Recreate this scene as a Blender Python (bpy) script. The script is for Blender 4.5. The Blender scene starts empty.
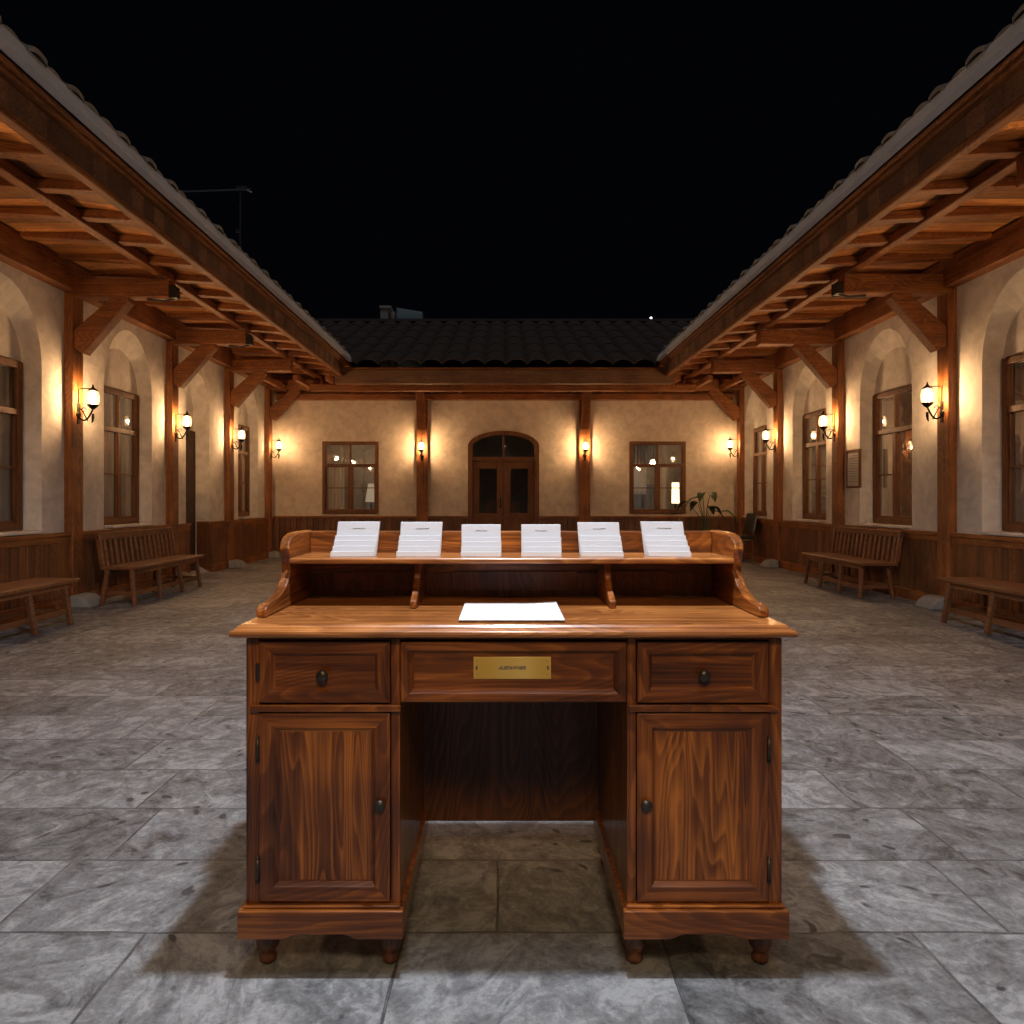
import bpy, bmesh, math, random
from mathutils import Vector, Matrix
random.seed(7)
scene = bpy.context.scene
col = scene.collection
PI = math.pi

# ------------------------------------------------------------------ mesh helper
class MB:
    def __init__(s):
        s.v = []; s.f = []; s.m = []
    def face(s, idx, mi=0): s.f.append(tuple(idx)); s.m.append(mi)
    def poly(s, pts, mi=0):
        n = len(s.v); s.v += [tuple(p) for p in pts]; s.face(range(n, n+len(pts)), mi)
    def box(s, x0, x1, y0, y1, z0, z1, mi=0):
        if x0 > x1: x0, x1 = x1, x0
        if y0 > y1: y0, y1 = y1, y0
        if z0 > z1: z0, z1 = z1, z0
        n = len(s.v)
        s.v += [(x0,y0,z0),(x1,y0,z0),(x1,y1,z0),(x0,y1,z0),(x0,y0,z1),(x1,y0,z1),(x1,y1,z1),(x0,y1,z1)]
        for q in ((0,3,2,1),(4,5,6,7),(0,1,5,4),(1,2,6,5),(2,3,7,6),(3,0,4,7)):
            s.face([n+i for i in q], mi)
        return s
    def beam(s, a, b, w, h, up=(0,0,1), mi=0, w2=None, h2=None):
        a = Vector(a); b = Vector(b); d = (b-a).normalized(); up = Vector(up)
        sd = d.cross(up)
        if sd.length < 1e-4: sd = d.cross(Vector((1,0,0)))
        sd.normalize(); u = sd.cross(d).normalized()
        w2 = w2 or w; h2 = h2 or h
        n = len(s.v)
        for p, ww, hh in ((a,w,h),(b,w2,h2)):
            for i, j in ((-1,-1),(1,-1),(1,1),(-1,1)):
                s.v.append(tuple(p + sd*(i*ww/2) + u*(j*hh/2)))
        for q in ((0,3,2,1),(4,5,6,7),(0,1,5,4),(1,2,6,5),(2,3,7,6),(3,0,4,7)):
            s.face([n+i for i in q], mi)
        return s
    def tube(s, pts, r, seg=8, cap=True, mi=0):
        pts = [Vector(p) for p in pts]; rs = r if isinstance(r, (list,tuple)) else [r]*len(pts)
        n0 = len(s.v); ref = Vector((0.13,0.21,1)).normalized()
        for i, p in enumerate(pts):
            d = (pts[min(i+1,len(pts)-1)] - pts[max(i-1,0)]).normalized()
            a = d.cross(ref)
            if a.length < .05: a = d.cross(Vector((1,0,0)))
            a.normalize(); b = d.cross(a)
            for k in range(seg):
                t = 2*PI*k/seg
                s.v.append(tuple(p + (a*math.cos(t) + b*math.sin(t))*rs[i]))
        for i in range(len(pts)-1):
            for k in range(seg):
                k2 = (k+1) % seg
                s.face((n0+i*seg+k, n0+i*seg+k2, n0+(i+1)*seg+k2, n0+(i+1)*seg+k), mi)
        if cap:
            s.face([n0+k for k in range(seg)][::-1], mi); s.face([n0+(len(pts)-1)*seg+k for k in range(seg)], mi)
        return s
    def lathe(s, prof, c=(0,0,0), seg=20, axis='z', mi=0):
        n0 = len(s.v)
        for (r, h) in prof:
            for k in range(seg):
                t = 2*PI*k/seg; a, b = r*math.cos(t), r*math.sin(t)
                p = {'z': (a,b,h), 'y': (a,h,b), 'x': (h,a,b)}[axis]
                s.v.append((c[0]+p[0], c[1]+p[1], c[2]+p[2]))
        for i in range(len(prof)-1):
            for k in range(seg):
                k2 = (k+1) % seg
                s.face((n0+i*seg+k, n0+i*seg+k2, n0+(i+1)*seg+k2, n0+(i+1)*seg+k), mi)
        s.face([n0+k for k in range(seg)][::-1], mi); s.face([n0+(len(prof)-1)*seg+k for k in range(seg)], mi)
        return s
    def prism(s, pts2, a0, a1, axis='x', mi=0):
        """polygon extruded along an axis; pts2 are the other two coordinates"""
        n0 = len(s.v); k = len(pts2)
        for a in (a0, a1):
            for (u, w) in pts2:
                s.v.append({'x': (a,u,w), 'y': (u,a,w), 'z': (u,w,a)}[axis])
        s.face(range(n0, n0+k), mi); s.face(list(range(n0+k, n0+2*k))[::-1], mi)
        for i in range(k):
            j = (i+1) % k
            s.face((n0+i, n0+k+i, n0+k+j, n0+j), mi)
        return s
    def panel(s, x0, x1, z0, z1, y, rings, back):
        """framed panel facing -y: concentric rings (inset, depth); slot 0 grain along x, slot 1 grain along z, slot 2 the field"""
        def rect(i, d): return [(x0+i,y+d,z0+i),(x1-i,y+d,z0+i),(x1-i,y+d,z1-i),(x0+i,y+d,z1-i)]
        prev = rect(0, back)
        for (i, d) in rings:
            cur = rect(i, d)
            for k in range(4):
                j = (k+1) % 4
                s.poly([prev[k], prev[j], cur[j], cur[k]], 0 if k in (0,2) else 1)
            prev = cur
        s.poly(prev, 2)
        return s
    def shift(s, d):
        s.v = [(a+d[0], b+d[1], c+d[2]) for a,b,c in s.v]; return s
    def ring(s, A, B, mi=0):
        n = len(A)
        for k in range(n):
            j = (k+1) % n
            s.poly([A[k], A[j], B[j], B[k]], mi)

def link(name, data, parent=None):
    o = bpy.data.objects.new(name, data); col.objects.link(o)
    if parent: o.parent = parent
    return o
def origin(p):
    v = Vector((0,0,0))
    while p: v += p.location; p = p.parent
    return v
def build(mb, name, mat, parent=None, bevel=0, smooth=False, at=None, seg=2):
    off = origin(parent)
    base = Vector(at) if at else Vector((0,0,0))
    me = bpy.data.meshes.new(name)
    t = off + base
    me.from_pydata([(a-t.x, b-t.y, c-t.z) for a,b,c in mb.v], [], mb.f)
    mats = mat if isinstance(mat, (list,tuple)) else [mat]
    for m in mats: me.materials.append(m)
    for p, mi in zip(me.polygons, mb.m): p.material_index = mi
    bm = bmesh.new(); bm.from_mesh(me)
    bmesh.ops.remove_doubles(bm, verts=bm.verts, dist=1e-5)
    bmesh.ops.recalc_face_normals(bm, faces=bm.faces)
    bm.to_mesh(me); bm.free()
    if smooth:
        for p in me.polygons: p.use_smooth = True
    o = link(name, me, parent)
    if at: o.location = base
    if bevel:
        b = o.modifiers.new('bevel', 'BEVEL'); b.width = bevel; b.segments = seg; b.limit_method = 'ANGLE'; b.angle_limit = math.radians(30)
    return o
def tag(o, label=None, cat=None, group=None, kind=None):
    if label: o['label'] = label
    if cat: o['category'] = cat
    if group: o['group'] = group
    if kind: o['kind'] = kind
    return o
def thing(name, loc, label, cat, group=None, rz=0):
    o = link(name, None); o.location = loc; o.rotation_euler = (0,0,rz); o.empty_display_size = .2
    return tag(o, label, cat, group)
def copy_tree(o, parent=None):
    c = o.copy(); col.objects.link(c); c.parent = parent
    for ch in [x for x in bpy.data.objects if x.parent == o]: copy_tree(ch, c)
    return c

# ------------------------------------------------------------------ materials
class N:
    def __init__(s, name):
        s.mat = bpy.data.materials.new(name); s.mat.use_nodes = True
        s.t = s.mat.node_tree; s.n = s.t.nodes; s.l = s.t.links
        s.p = s.n['Principled BSDF']; s.out = s.n['Material Output']
    def add(s, typ, **kw):
        n = s.n.new(typ)
        for k, v in kw.items():
            if k == 'inp':
                for kk, vv in v.items():
                    if hasattr(vv, 'is_output'): s.l.new(vv, n.inputs[kk])
                    else: n.inputs[kk].default_value = vv
            else: setattr(n, k, v)
        return n
    def math(s, op, a, b=0, c=None):
        d = {0: a, 1: b}
        if c is not None: d[2] = c
        return s.add('ShaderNodeMath', operation=op, inp=d).outputs[0]
    def vmath(s, op, a, b=(0,0,0)):
        return s.add('ShaderNodeVectorMath', operation=op, inp={0: a, 1: b}).outputs[0]
    def ramp(s, fac, stops):
        r = s.add('ShaderNodeValToRGB', inp={0: fac}); e = r.color_ramp.elements
        while len(e) < len(stops): e.new(.5)
        for i, (p, c) in enumerate(stops):
            e[i].position = p; e[i].color = (*c, 1) if len(c) == 3 else c
        return r.outputs[0]
    def mix(s, fac, a, b, blend='MIX'):
        m = s.add('ShaderNodeMix', data_type='RGBA', blend_type=blend)
        for k, v in ((0, fac), (6, a), (7, b)):
            if hasattr(v, 'is_output'): s.l.new(v, m.inputs[k])
            else: m.inputs[k].default_value = v if k == 0 else (*v, 1)
        return m.outputs[2]
    def noise(s, vec, scale, detail=4, rough=.5, dist=0, dim='3D', w=None):
        n = s.add('ShaderNodeTexNoise', noise_dimensions=dim, inp={'Vector': vec, 'Scale': scale, 'Detail': detail, 'Roughness': rough, 'Distortion': dist})
        if w is not None: s.l.new(w, n.inputs['W'])
        return n.outputs[0]
    def bump(s, h, strength=.3, dist=.01):
        b = s.add('ShaderNodeBump', inp={'Height': h, 'Strength': strength, 'Distance': dist})
        s.l.new(b.outputs[0], s.p.inputs['Normal']); return b
    def set(s, **kw):
        for k, v in kw.items():
            k = k.replace('_', ' ')
            if hasattr(v, 'is_output'): s.l.new(v, s.p.inputs[k])
            else: s.p.inputs[k].default_value = v if not isinstance(v, tuple) else (*v, 1)
        return s.mat

def coords(n, rnd=True):
    tc = n.add('ShaderNodeTexCoord').outputs['Object']
    if rnd:
        oi = n.add('ShaderNodeObjectInfo').outputs['Random']
        v = n.add('ShaderNodeCombineXYZ', inp={0: n.math('MULTIPLY', oi, 37.0), 1: n.math('MULTIPLY', oi, 71.0), 2: n.math('MULTIPLY', oi, 53.0)}).outputs[0]
        return n.vmath('ADD', tc, v)
    return tc

def wood(name, axis, dark, mid, light, rough=.35, freq=16, across=5.0, along=.75, plank=None, var=.25, coat=0, bump=.25, contrast=1.0):
    """flat-sawn grain: contour lines of a stretched noise field, plus fibres; plank=(axis, width) gives every board its own tone"""
    n = N(name); c0 = coords(n)
    i = 'xyz'.index(axis)
    sc = [across]*3; sc[i] = along
    vec = n.vmath('MULTIPLY', c0, tuple(sc))
    pv = None
    if plank:
        sep = n.add('ShaderNodeSeparateXYZ', inp={0: n.add('ShaderNodeTexCoord').outputs['Object']}).outputs['xyz'.index(plank[0])]
        cell = n.math('FLOOR', n.math('DIVIDE', sep, plank[1]))
        pv = n.add('ShaderNodeTexWhiteNoise', noise_dimensions='1D', inp={'W': cell}).outputs[0]
        off = n.math('MULTIPLY', pv, 40.0)
        cv = n.add('ShaderNodeCombineXYZ', inp={0: off, 1: off, 2: off}).outputs[0]
        vec = n.vmath('ADD', vec, cv)
    wig = n.noise(n.vmath('MULTIPLY', c0, (14,14,14)), 1.0, 3, .6)
    field = n.math('ADD', n.noise(vec, 1.0, 1.6, .4, .25), n.math('MULTIPLY', wig, .012))
    fr = n.math('FRACT', n.math('MULTIPLY', field, freq*3.0))
    rings = n.math('MINIMUM', n.math('POWER', n.math('SUBTRACT', 1.0, fr), 1.5), n.math('MULTIPLY', fr, 5.0))
    rings = n.math('MULTIPLY', rings, n.math('ADD', n.math('MULTIPLY', n.noise(vec, 2.2, 2), 1.5), .25))
    fs = [130.0]*3; fs[i] = 3.0
    fib = n.noise(n.vmath('MULTIPLY', c0, tuple(fs)), 1.0, 3, .6)
    ms = [46.0]*3; ms[i] = 1.7
    streak = n.noise(n.vmath('MULTIPLY', c0, tuple(ms)), 1.0, 3, .55)
    f = n.math('ADD', n.math('MULTIPLY', rings, .24*contrast), n.math('MULTIPLY', fib, .36))
    f = n.math('ADD', f, n.math('MULTIPLY', streak, .62))
    blot = n.noise(c0, 3.0, 3, .5)
    f = n.math('ADD', f, n.math('MULTIPLY', n.math('SUBTRACT', blot, .5), .55))
    f = n.math('SUBTRACT', f, .04)
    c = n.ramp(f, [(.22, dark), (.48, mid), (.78, light)])
    if pv is not None:
        tone = n.math('ADD', n.math('MULTIPLY', pv, var*2), 1-var)
        c = n.mix(1.0, c, n.add('ShaderNodeCombineXYZ', inp={0: tone, 1: tone, 2: tone}).outputs[0], 'MULTIPLY')
    r = n.math('ADD', n.math('MULTIPLY', n.noise(c0, 13.0, 6, .7), .36), rough-.14)
    n.bump(n.math('ADD', n.math('MULTIPLY', fib, .6), n.math('MULTIPLY', rings, .25)), bump, .0012 if rough < .4 else .004)
    n.set(Base_Color=c, Roughness=r)
    if coat: n.set(Coat_Weight=coat, Coat_Roughness=.18)
    return n.mat

DK, MD, LT = (.028,.007,.0018), (.19,.053,.008), (.60,.20,.032)
desk_x = wood('varnished_walnut_x', 'x', DK, MD, LT, .34, 13, coat=.25, contrast=.6)
desk_z = wood('varnished_walnut_z', 'z', DK, MD, LT, .34, 13, coat=.25, contrast=.6)
desk_y = wood('varnished_walnut_y', 'y', DK, MD, LT, .34, 13, coat=.25, contrast=.6)
desk_field = wood('figured_walnut', 'z', DK, (.21,.060,.009), (.66,.23,.036), .32, 12, across=9, along=1.1, coat=.25, contrast=1.0)
desk_top_m = wood('worn_walnut_top', 'x', (.06,.016,.004), (.27,.088,.02), (.56,.22,.055), .3, 12, along=1.0, coat=.35, contrast=1.0)
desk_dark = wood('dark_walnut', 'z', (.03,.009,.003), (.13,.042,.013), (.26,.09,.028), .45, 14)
BD, BM, BL = (.05,.013,.003), (.20,.062,.012), (.38,.14,.028)
beam_x = wood('stained_pine_x', 'x', BD, BM, BL, .55, 12, bump=.4)
beam_y = wood('stained_pine_y', 'y', BD, BM, BL, .55, 12, bump=.4)
beam_z = wood('stained_pine_z', 'z', BD, BM, BL, .55, 12, bump=.4)
soffit_x = wood('soffit_boards_x', 'x', (.10,.026,.004), (.42,.15,.03), (.72,.32,.075), .6, 10, plank=('y', .125), var=.6)
wain_z = wood('wainscot_boards', 'z', (.045,.013,.005), (.15,.052,.015), (.27,.105,.03), .5, 12, plank=('y', .11), var=.3)
wain_bz = wood('wainscot_boards_back', 'z', (.04,.012,.005), (.12,.042,.013), (.2,.08,.025), .5, 12, plank=('x', .11), var=.3)
fascia_y = wood('weathered_fascia_y', 'x', (.05,.02,.011), (.14,.062,.032), (.25,.13,.075), .6, 10, plank=('y', .16), var=.45, bump=.5)
fascia_x = wood('weathered_fascia_x', 'x', (.07,.03,.014), (.19,.09,.042), (.30,.16,.085), .6, 10, bump=.5)
frame_z = wood('window_wood', 'z', (.035,.010,.003), (.12,.042,.011), (.21,.08,.022), .6, 12)
bench_y = wood('bench_wood', 'y', (.05,.016,.007), (.16,.06,.022), (.27,.11,.04), .42, 12)
dark_door_m = wood('dark_door_wood', 'x', (.012,.005,.003), (.04,.016,.008), (.08,.034,.015), .6, 10)  # dark brown wood of the narrow side door

def plaster(name, base, warm):
    n = N(name); c0 = coords(n, False)
    a = n.noise(c0, 1.1, 5, .6, .6); b = n.noise(c0, 5.5, 6, .65, .4); f = n.noise(c0, 60, 4, .6)
    m = n.ramp(a, [(.3, base), (.7, warm)])
    d = n.ramp(b, [(.36, (.70,.68,.67)), (.6, (1,1,1))])
    c = n.mix(.75, m, d, 'MULTIPLY')
    n.bump(n.math('ADD', n.math('MULTIPLY', b, .7), n.math('MULTIPLY', f, .25)), .55, .02)
    return n.set(Base_Color=c, Roughness=.9)
plaster_m = plaster('mottled_lime_plaster', (.58,.54,.49), (.76,.69,.61))
plaster_b = plaster('ochre_lime_plaster', (.60,.51,.41), (.70,.60,.49))
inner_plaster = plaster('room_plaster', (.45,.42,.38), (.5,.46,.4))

def paving():
    n = N('worn_stone_paving'); tc = n.add('ShaderNodeTexCoord').outputs['Object']
    wob = n.noise(tc, 1.7, 2)
    wv = n.add('ShaderNodeCombineXYZ', inp={0: n.math('MULTIPLY', n.math('SUBTRACT', wob, .5), .05), 1: n.math('MULTIPLY', n.math('SUBTRACT', n.noise(tc, 2.3, 2), .5), .03)}).outputs[0]
    v = n.vmath('ADD', n.vmath('ADD', tc, (.015,.01,0)), wv)
    br = n.add('ShaderNodeTexBrick', offset=.37, offset_frequency=2, squash=1.35, squash_frequency=3,
               inp={'Vector': v, 'Color1': (0,0,0,1), 'Color2': (1,1,1,1), 'Mortar': (.5,.5,.5,1), 'Scale': 1.0, 'Mortar Size': .0045, 'Mortar Smooth': .6, 'Bias': 0.0, 'Brick Width': .66, 'Row Height': .365})
    rid = n.add('ShaderNodeSeparateColor', inp={0: br.outputs['Color']}).outputs[0]
    # every slab turns and shifts its own veining
    ang = n.math('MULTIPLY', rid, 9.0)
    rot = n.add('ShaderNodeVectorRotate', rotation_type='Z_AXIS', inp={'Vector': tc, 'Angle': ang}).outputs[0]
    st = n.vmath('MULTIPLY', rot, (1.0, 1.45, 1))
    w = n.math('MULTIPLY', rid, 31.0)
    warp = n.add('ShaderNodeTexNoise', noise_dimensions='4D', inp={'Vector': st, 'Scale': 2.2, 'Detail': 3, 'W': w}).outputs[1]
    sv = n.vmath('ADD', st, n.vmath('MULTIPLY', n.vmath('SUBTRACT', warp, (.5,.5,.5)), (.75,.75,.75)))
    swirl = n.noise(sv, 4.2, 7, .68, 1.5, '4D', w)
    vein = n.math('SINE', n.math('MULTIPLY', n.noise(sv, 2.2, 5, .58, .9, '4D', w), 52.0))
    vein = n.math('ADD', n.math('MULTIPLY', vein, .5), .5)
    fine = n.noise(tc, 75, 8, .75)
    vor = n.add('ShaderNodeTexVoronoi', inp={'Vector': n.vmath('ADD', sv, (3,1,0)), 'Scale': 7.0, 'Randomness': 1.0}).outputs[0]
    spotm = n.noise(tc, 1.3, 2)
    spots = n.math('MULTIPLY', n.ramp(vor, [(.10, (1,1,1)), (.2, (0,0,0))]), n.ramp(spotm, [(.46, (0,0,0)), (.56, (1,1,1))]))
    f = n.math('ADD', n.math('SUBTRACT', n.math('MULTIPLY', n.math('ADD', n.math('MULTIPLY', swirl, .62), n.math('MULTIPLY', n.noise(tc, 13, 9, .72, .8), .38)), 1.6), .30), n.math('MULTIPLY', vein, .09))
    f = n.math('ADD', f, n.math('MULTIPLY', fine, .50))
    f = n.math('ADD', f, n.math('MULTIPLY', n.math('SUBTRACT', rid, .5), .16))
    f = n.math('SUBTRACT', f, .04)
    f = n.math('SUBTRACT', f, n.math('MULTIPLY', spots, .4))
    f = n.math('ADD', f, n.math('MULTIPLY', n.math('SUBTRACT', n.noise(tc, 1.5, 4, .6), .5), .22))
    c = n.ramp(f, [(.52, (.058,.060,.065)), (.66, (.155,.160,.170)), (.80, (.255,.262,.278)), (.95, (.43,.44,.46))])
    far = n.noise(tc, .3, 2)
    c = n.mix(n.math('MULTIPLY', br.outputs['Fac'], .5), c, (.035,.033,.032))
    h = n.math('SUBTRACT', n.math('ADD', n.math('MULTIPLY', f, .6), n.math('MULTIPLY', fine, .3)), n.math('MULTIPLY', br.outputs['Fac'], .8))
    n.bump(h, .8, .02)
    r = n.math('ADD', n.math('MULTIPLY', swirl, .35), .34)
    return n.set(Base_Color=c, Roughness=r)
paving_m = paving()

def simple(name, colr, rough=.5, metal=0, nscale=20, namt=.25, bump=0):
    n = N(name); c0 = coords(n)
    if 'curtain' in name: n.set(Transmission_Weight=0.0)
    a = n.noise(c0, nscale, 4, .6)
    t = n.math('ADD', n.math('MULTIPLY', a, namt*2), 1-namt)
    c = n.mix(1.0, colr, n.add('ShaderNodeCombineXYZ', inp={0: t, 1: t, 2: t}).outputs[0], 'MULTIPLY')
    if bump: n.bump(a, bump, .01)
    return n.set(Base_Color=c, Roughness=rough, Metallic=metal)
soil_m = simple('dark_earth', (.03,.026,.022), .95, 0, 8)
tile_m = simple('old_clay_tile', (.065,.040,.028), .85, 0, 6, .45, .4)
tile_g = simple('lichened_tile', (.30,.30,.29), .85, 0, 6, .45, .4)
gutter_m = simple('painted_metal_gutter', (.74,.74,.75), .55, .1, 5, .15)
iron_m = simple('wrought_iron', (.02,.018,.015), .45, .8, 40)
knob_m = simple('aged_bronze', (.08,.065,.055), .38, .7, 40)
paper_m = simple('white_paper', (.68,.70,.76), .7, 0, 14, .02)
ink_m = simple('grey_ink', (.12,.12,.15), .8)
stone_m = simple('stone_block', (.26,.26,.25), .9, 0, 9, .35, .5)
def cloth(name, c):
    n = N(name); c0 = coords(n)
    t = n.math('ADD', n.math('MULTIPLY', n.noise(n.vmath('MULTIPLY', c0, (30,30,3)), 1.0, 3), .3), .85)
    cc = n.mix(1.0, c, n.add('ShaderNodeCombineXYZ', inp={0: t, 1: t, 2: t}).outputs[0], 'MULTIPLY')
    a = n.add('ShaderNodeBsdfDiffuse', inp={0: cc}); b = n.add('ShaderNodeBsdfTranslucent', inp={0: cc})
    m = n.add('ShaderNodeMixShader', inp={0: .45, 1: a.outputs[0], 2: b.outputs[0]})
    n.l.new(m.outputs[0], n.out.inputs[0]); n.n.remove(n.p); return n.mat
curtain_m = cloth('linen_curtain', (.66,.57,.50))
curtain_w = cloth('white_curtain', (.85,.88,.95))
curtain_b = simple('blue_reflection_cloth', (.22,.27,.36), .9, 0, 6, .15)  # bluish cloth standing in for a sky reflection on the panes
leaf_m = simple('dark_leaf', (.035,.07,.025), .4, 0, 20, .3)
pot_m = simple('clay_pot', (.18,.09,.05), .8)
black_m = simple('black_leather', (.008,.008,.009), .5)
steel_m = simple('tube_steel', (.5,.5,.5), .3, .9)
white_cab = simple('painted_sheet', (.5,.56,.62), .6)
blue_cab = simple('pale_blue_sheet', (.55,.78,.90), .6)
print_m = simple('printed_notice', (.45,.40,.37), .6, 0, 60, .2)

def brass():
    n = N('brushed_brass'); c0 = coords(n)
    st = n.noise(n.vmath('MULTIPLY', c0, (400, 8, 8)), 1.0, 2)
    sh = n.noise(n.vmath('MULTIPLY', c0, (9, 1, 1)), 1.0, 1)
    c = n.ramp(sh, [(.3, (.75,.46,.07)), (.7, (1.0,.76,.26))])
    n.bump(st, .15, .001)
    return n.set(Base_Color=c, Roughness=.42, Metallic=.2)
brass_m = brass()

def glass(name, refl=.12, rough=.02, tint=(.9,.92,.9), glow=0):
    n = N(name)
    tr = n.add('ShaderNodeBsdfTransparent', inp={0: (*tint, 1)}); gl = n.add('ShaderNodeBsdfGlossy', inp={0: (1,1,1,1), 'Roughness': rough})
    lw = n.add('ShaderNodeLayerWeight', inp={0: .35})
    f = n.math('ADD', n.math('MULTIPLY', lw.outputs['Fresnel'], .4), refl)
    tcn = n.add('ShaderNodeTexCoord').outputs['Object']
    b = n.add('ShaderNodeBump', inp={'Height': n.noise(tcn, 3.0, 2), 'Strength': .12, 'Distance': .02})
    n.l.new(b.outputs[0], gl.inputs['Normal'])
    m = n.add('ShaderNodeMixShader', inp={0: f, 1: tr.outputs[0], 2: gl.outputs[0]})
    if glow:
        em = n.add('ShaderNodeEmission', inp={0: (1,.62,.30,1), 1: glow}); m = n.add('ShaderNodeAddShader', inp={0: m.outputs[0], 1: em.outputs[0]})
    n.l.new(m.outputs[0], n.out.inputs[0]); n.n.remove(n.p)
    return n.mat
pane_m = glass('window_glass', .10)
globe_m = glass('lamp_glass', .04, .05, (1,.98,.93), .8)

def emit(name, c, s):
    n = N(name); e = n.add('ShaderNodeEmission', inp={0: (*c, 1), 1: s})
    n.l.new(e.outputs[0], n.out.inputs[0]); n.n.remove(n.p); return n.mat
bulb_m = emit('glowing_bulb', (1,.60,.30), 780)
bulb_dim = emit('dimmer_bulb', (1,.60,.30), 380)
lampshade_m = emit('lit_lampshade', (1,.72,.40), 3.0)
far_m = emit('far_lamp_glow', (.95,.95,1), 4)

# ------------------------------------------------------------------ camera, light, world
H = 1.12; F = 701.0; VX, VY = 503.0, 500.0
cam = bpy.data.cameras.new('camera'); co = link('camera', cam)
co.location = (0,0,H); co.rotation_euler = (PI/2,0,0)
cam.lens = F/1024*36; cam.sensor_width = 36; cam.shift_x = (512-VX)/1024; cam.shift_y = (VY-512)/1024
cam.clip_end = 500; cam.clip_start = .05
scene.camera = co
w = bpy.data.worlds.new('World'); scene.world = w; w.use_nodes = True
w.node_tree.nodes['Background'].inputs[0].default_value = (.5,.6,1.0,1)
w.node_tree.nodes['Background'].inputs[1].default_value = .0016
scene.view_settings.view_transform = 'Standard'; scene.view_settings.look = 'None'
def lamp(name, typ, loc, energy, colr, **kw):
    d = bpy.data.lights.new(name, typ); d.energy = energy; d.color = colr
    for k, v in kw.items(): setattr(d, k, v)
    o = link(name, d); o.location = loc; return o
moon = lamp('moonlight', 'SUN', (0,-3,9), .31, (.84,.90,1.0), angle=math.radians(9)); moon.rotation_euler = (math.radians(11),0,math.radians(4))
flood = lamp('courtyard_floodlight', 'SPOT', (.02,1.56,3.1), 355, (.86,.92,1.0), spot_size=math.radians(172), spot_blend=.4, shadow_soft_size=.06)
front_fill = lamp('front_fill_light', 'SPOT', (.1,-.45,2.55), 118, (1,.70,.40), spot_size=math.radians(100), spot_blend=1.0, shadow_soft_size=.3)  # unseen warm fill, added to light the desk front
front_fill.rotation_euler = (math.radians(50),0,0)

def PX(px, s): return (px-VX)/s
def PZ(py, s): return H-(py-VY)/s

for k, (x, y, z, e) in enumerate([(-5.7,8.6,2.7,16),(-5.7,12.4,2.7,14),(5.8,8.6,2.7,18),(5.8,12.4,2.7,14),(-3.0,15.4,2.6,14),(3.0,15.4,2.6,14),(0,15.4,2.6,.5)]):
    lamp('room_lamp', 'POINT', (x,y,z), e, (1,.68,.42), shadow_soft_size=.1)
# ------------------------------------------------------------------ ground
mb = MB(); mb.poly([(-120,-120,-.02),(120,-120,-.02),(120,120,-.02),(-120,120,-.02)])
tag(build(mb, 'ground', soil_m), kind='structure')
mb = MB(); mb.poly([(-5.2,-6,0),(5.2,-6,0),(5.2,14.4,0),(-5.2,14.4,0)])
tag(build(mb, 'paving', paving_m), kind='structure')

# ------------------------------------------------------------------ wings of the building
def ray_poly(c, ang, poly):
    d = (math.cos(ang), math.sin(ang)); best = 0
    n = len(poly)
    for i in range(n):
        a = poly[i]; b = poly[(i+1)%n]
        ex, ey = b[0]-a[0], b[1]-a[1]
        det = d[0]*(-ey) + ex*d[1]
        if abs(det) < 1e-12: continue
        rx, ry = a[0]-c[0], a[1]-c[1]
        t = (rx*(-ey) + ex*ry)/det; u = (d[0]*ry - d[1]*rx)/det
        if t > 0 and -1e-6 <= u <= 1+1e-6: best = max(best, t)
    return (c[0]+d[0]*best, c[1]+d[1]*best)
def arch_poly(a0, a1, z0, zs, rise, grow=0, n=24, bulge=1.0):
    c = (a0+a1)/2; r = (a1-a0)/2 + grow
    pts = [(c-r, z0), (c+r, z0)]
    for i in range(n+1):
        t = PI*i/n
        pts.append((c + r*math.cos(t), zs + rise*math.sin(t)**bulge))
    return pts
def rect_poly(a0, a1, z0, z1): return [(a0,z0),(a1,z0),(a1,z1),(a0,z1)]

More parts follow.
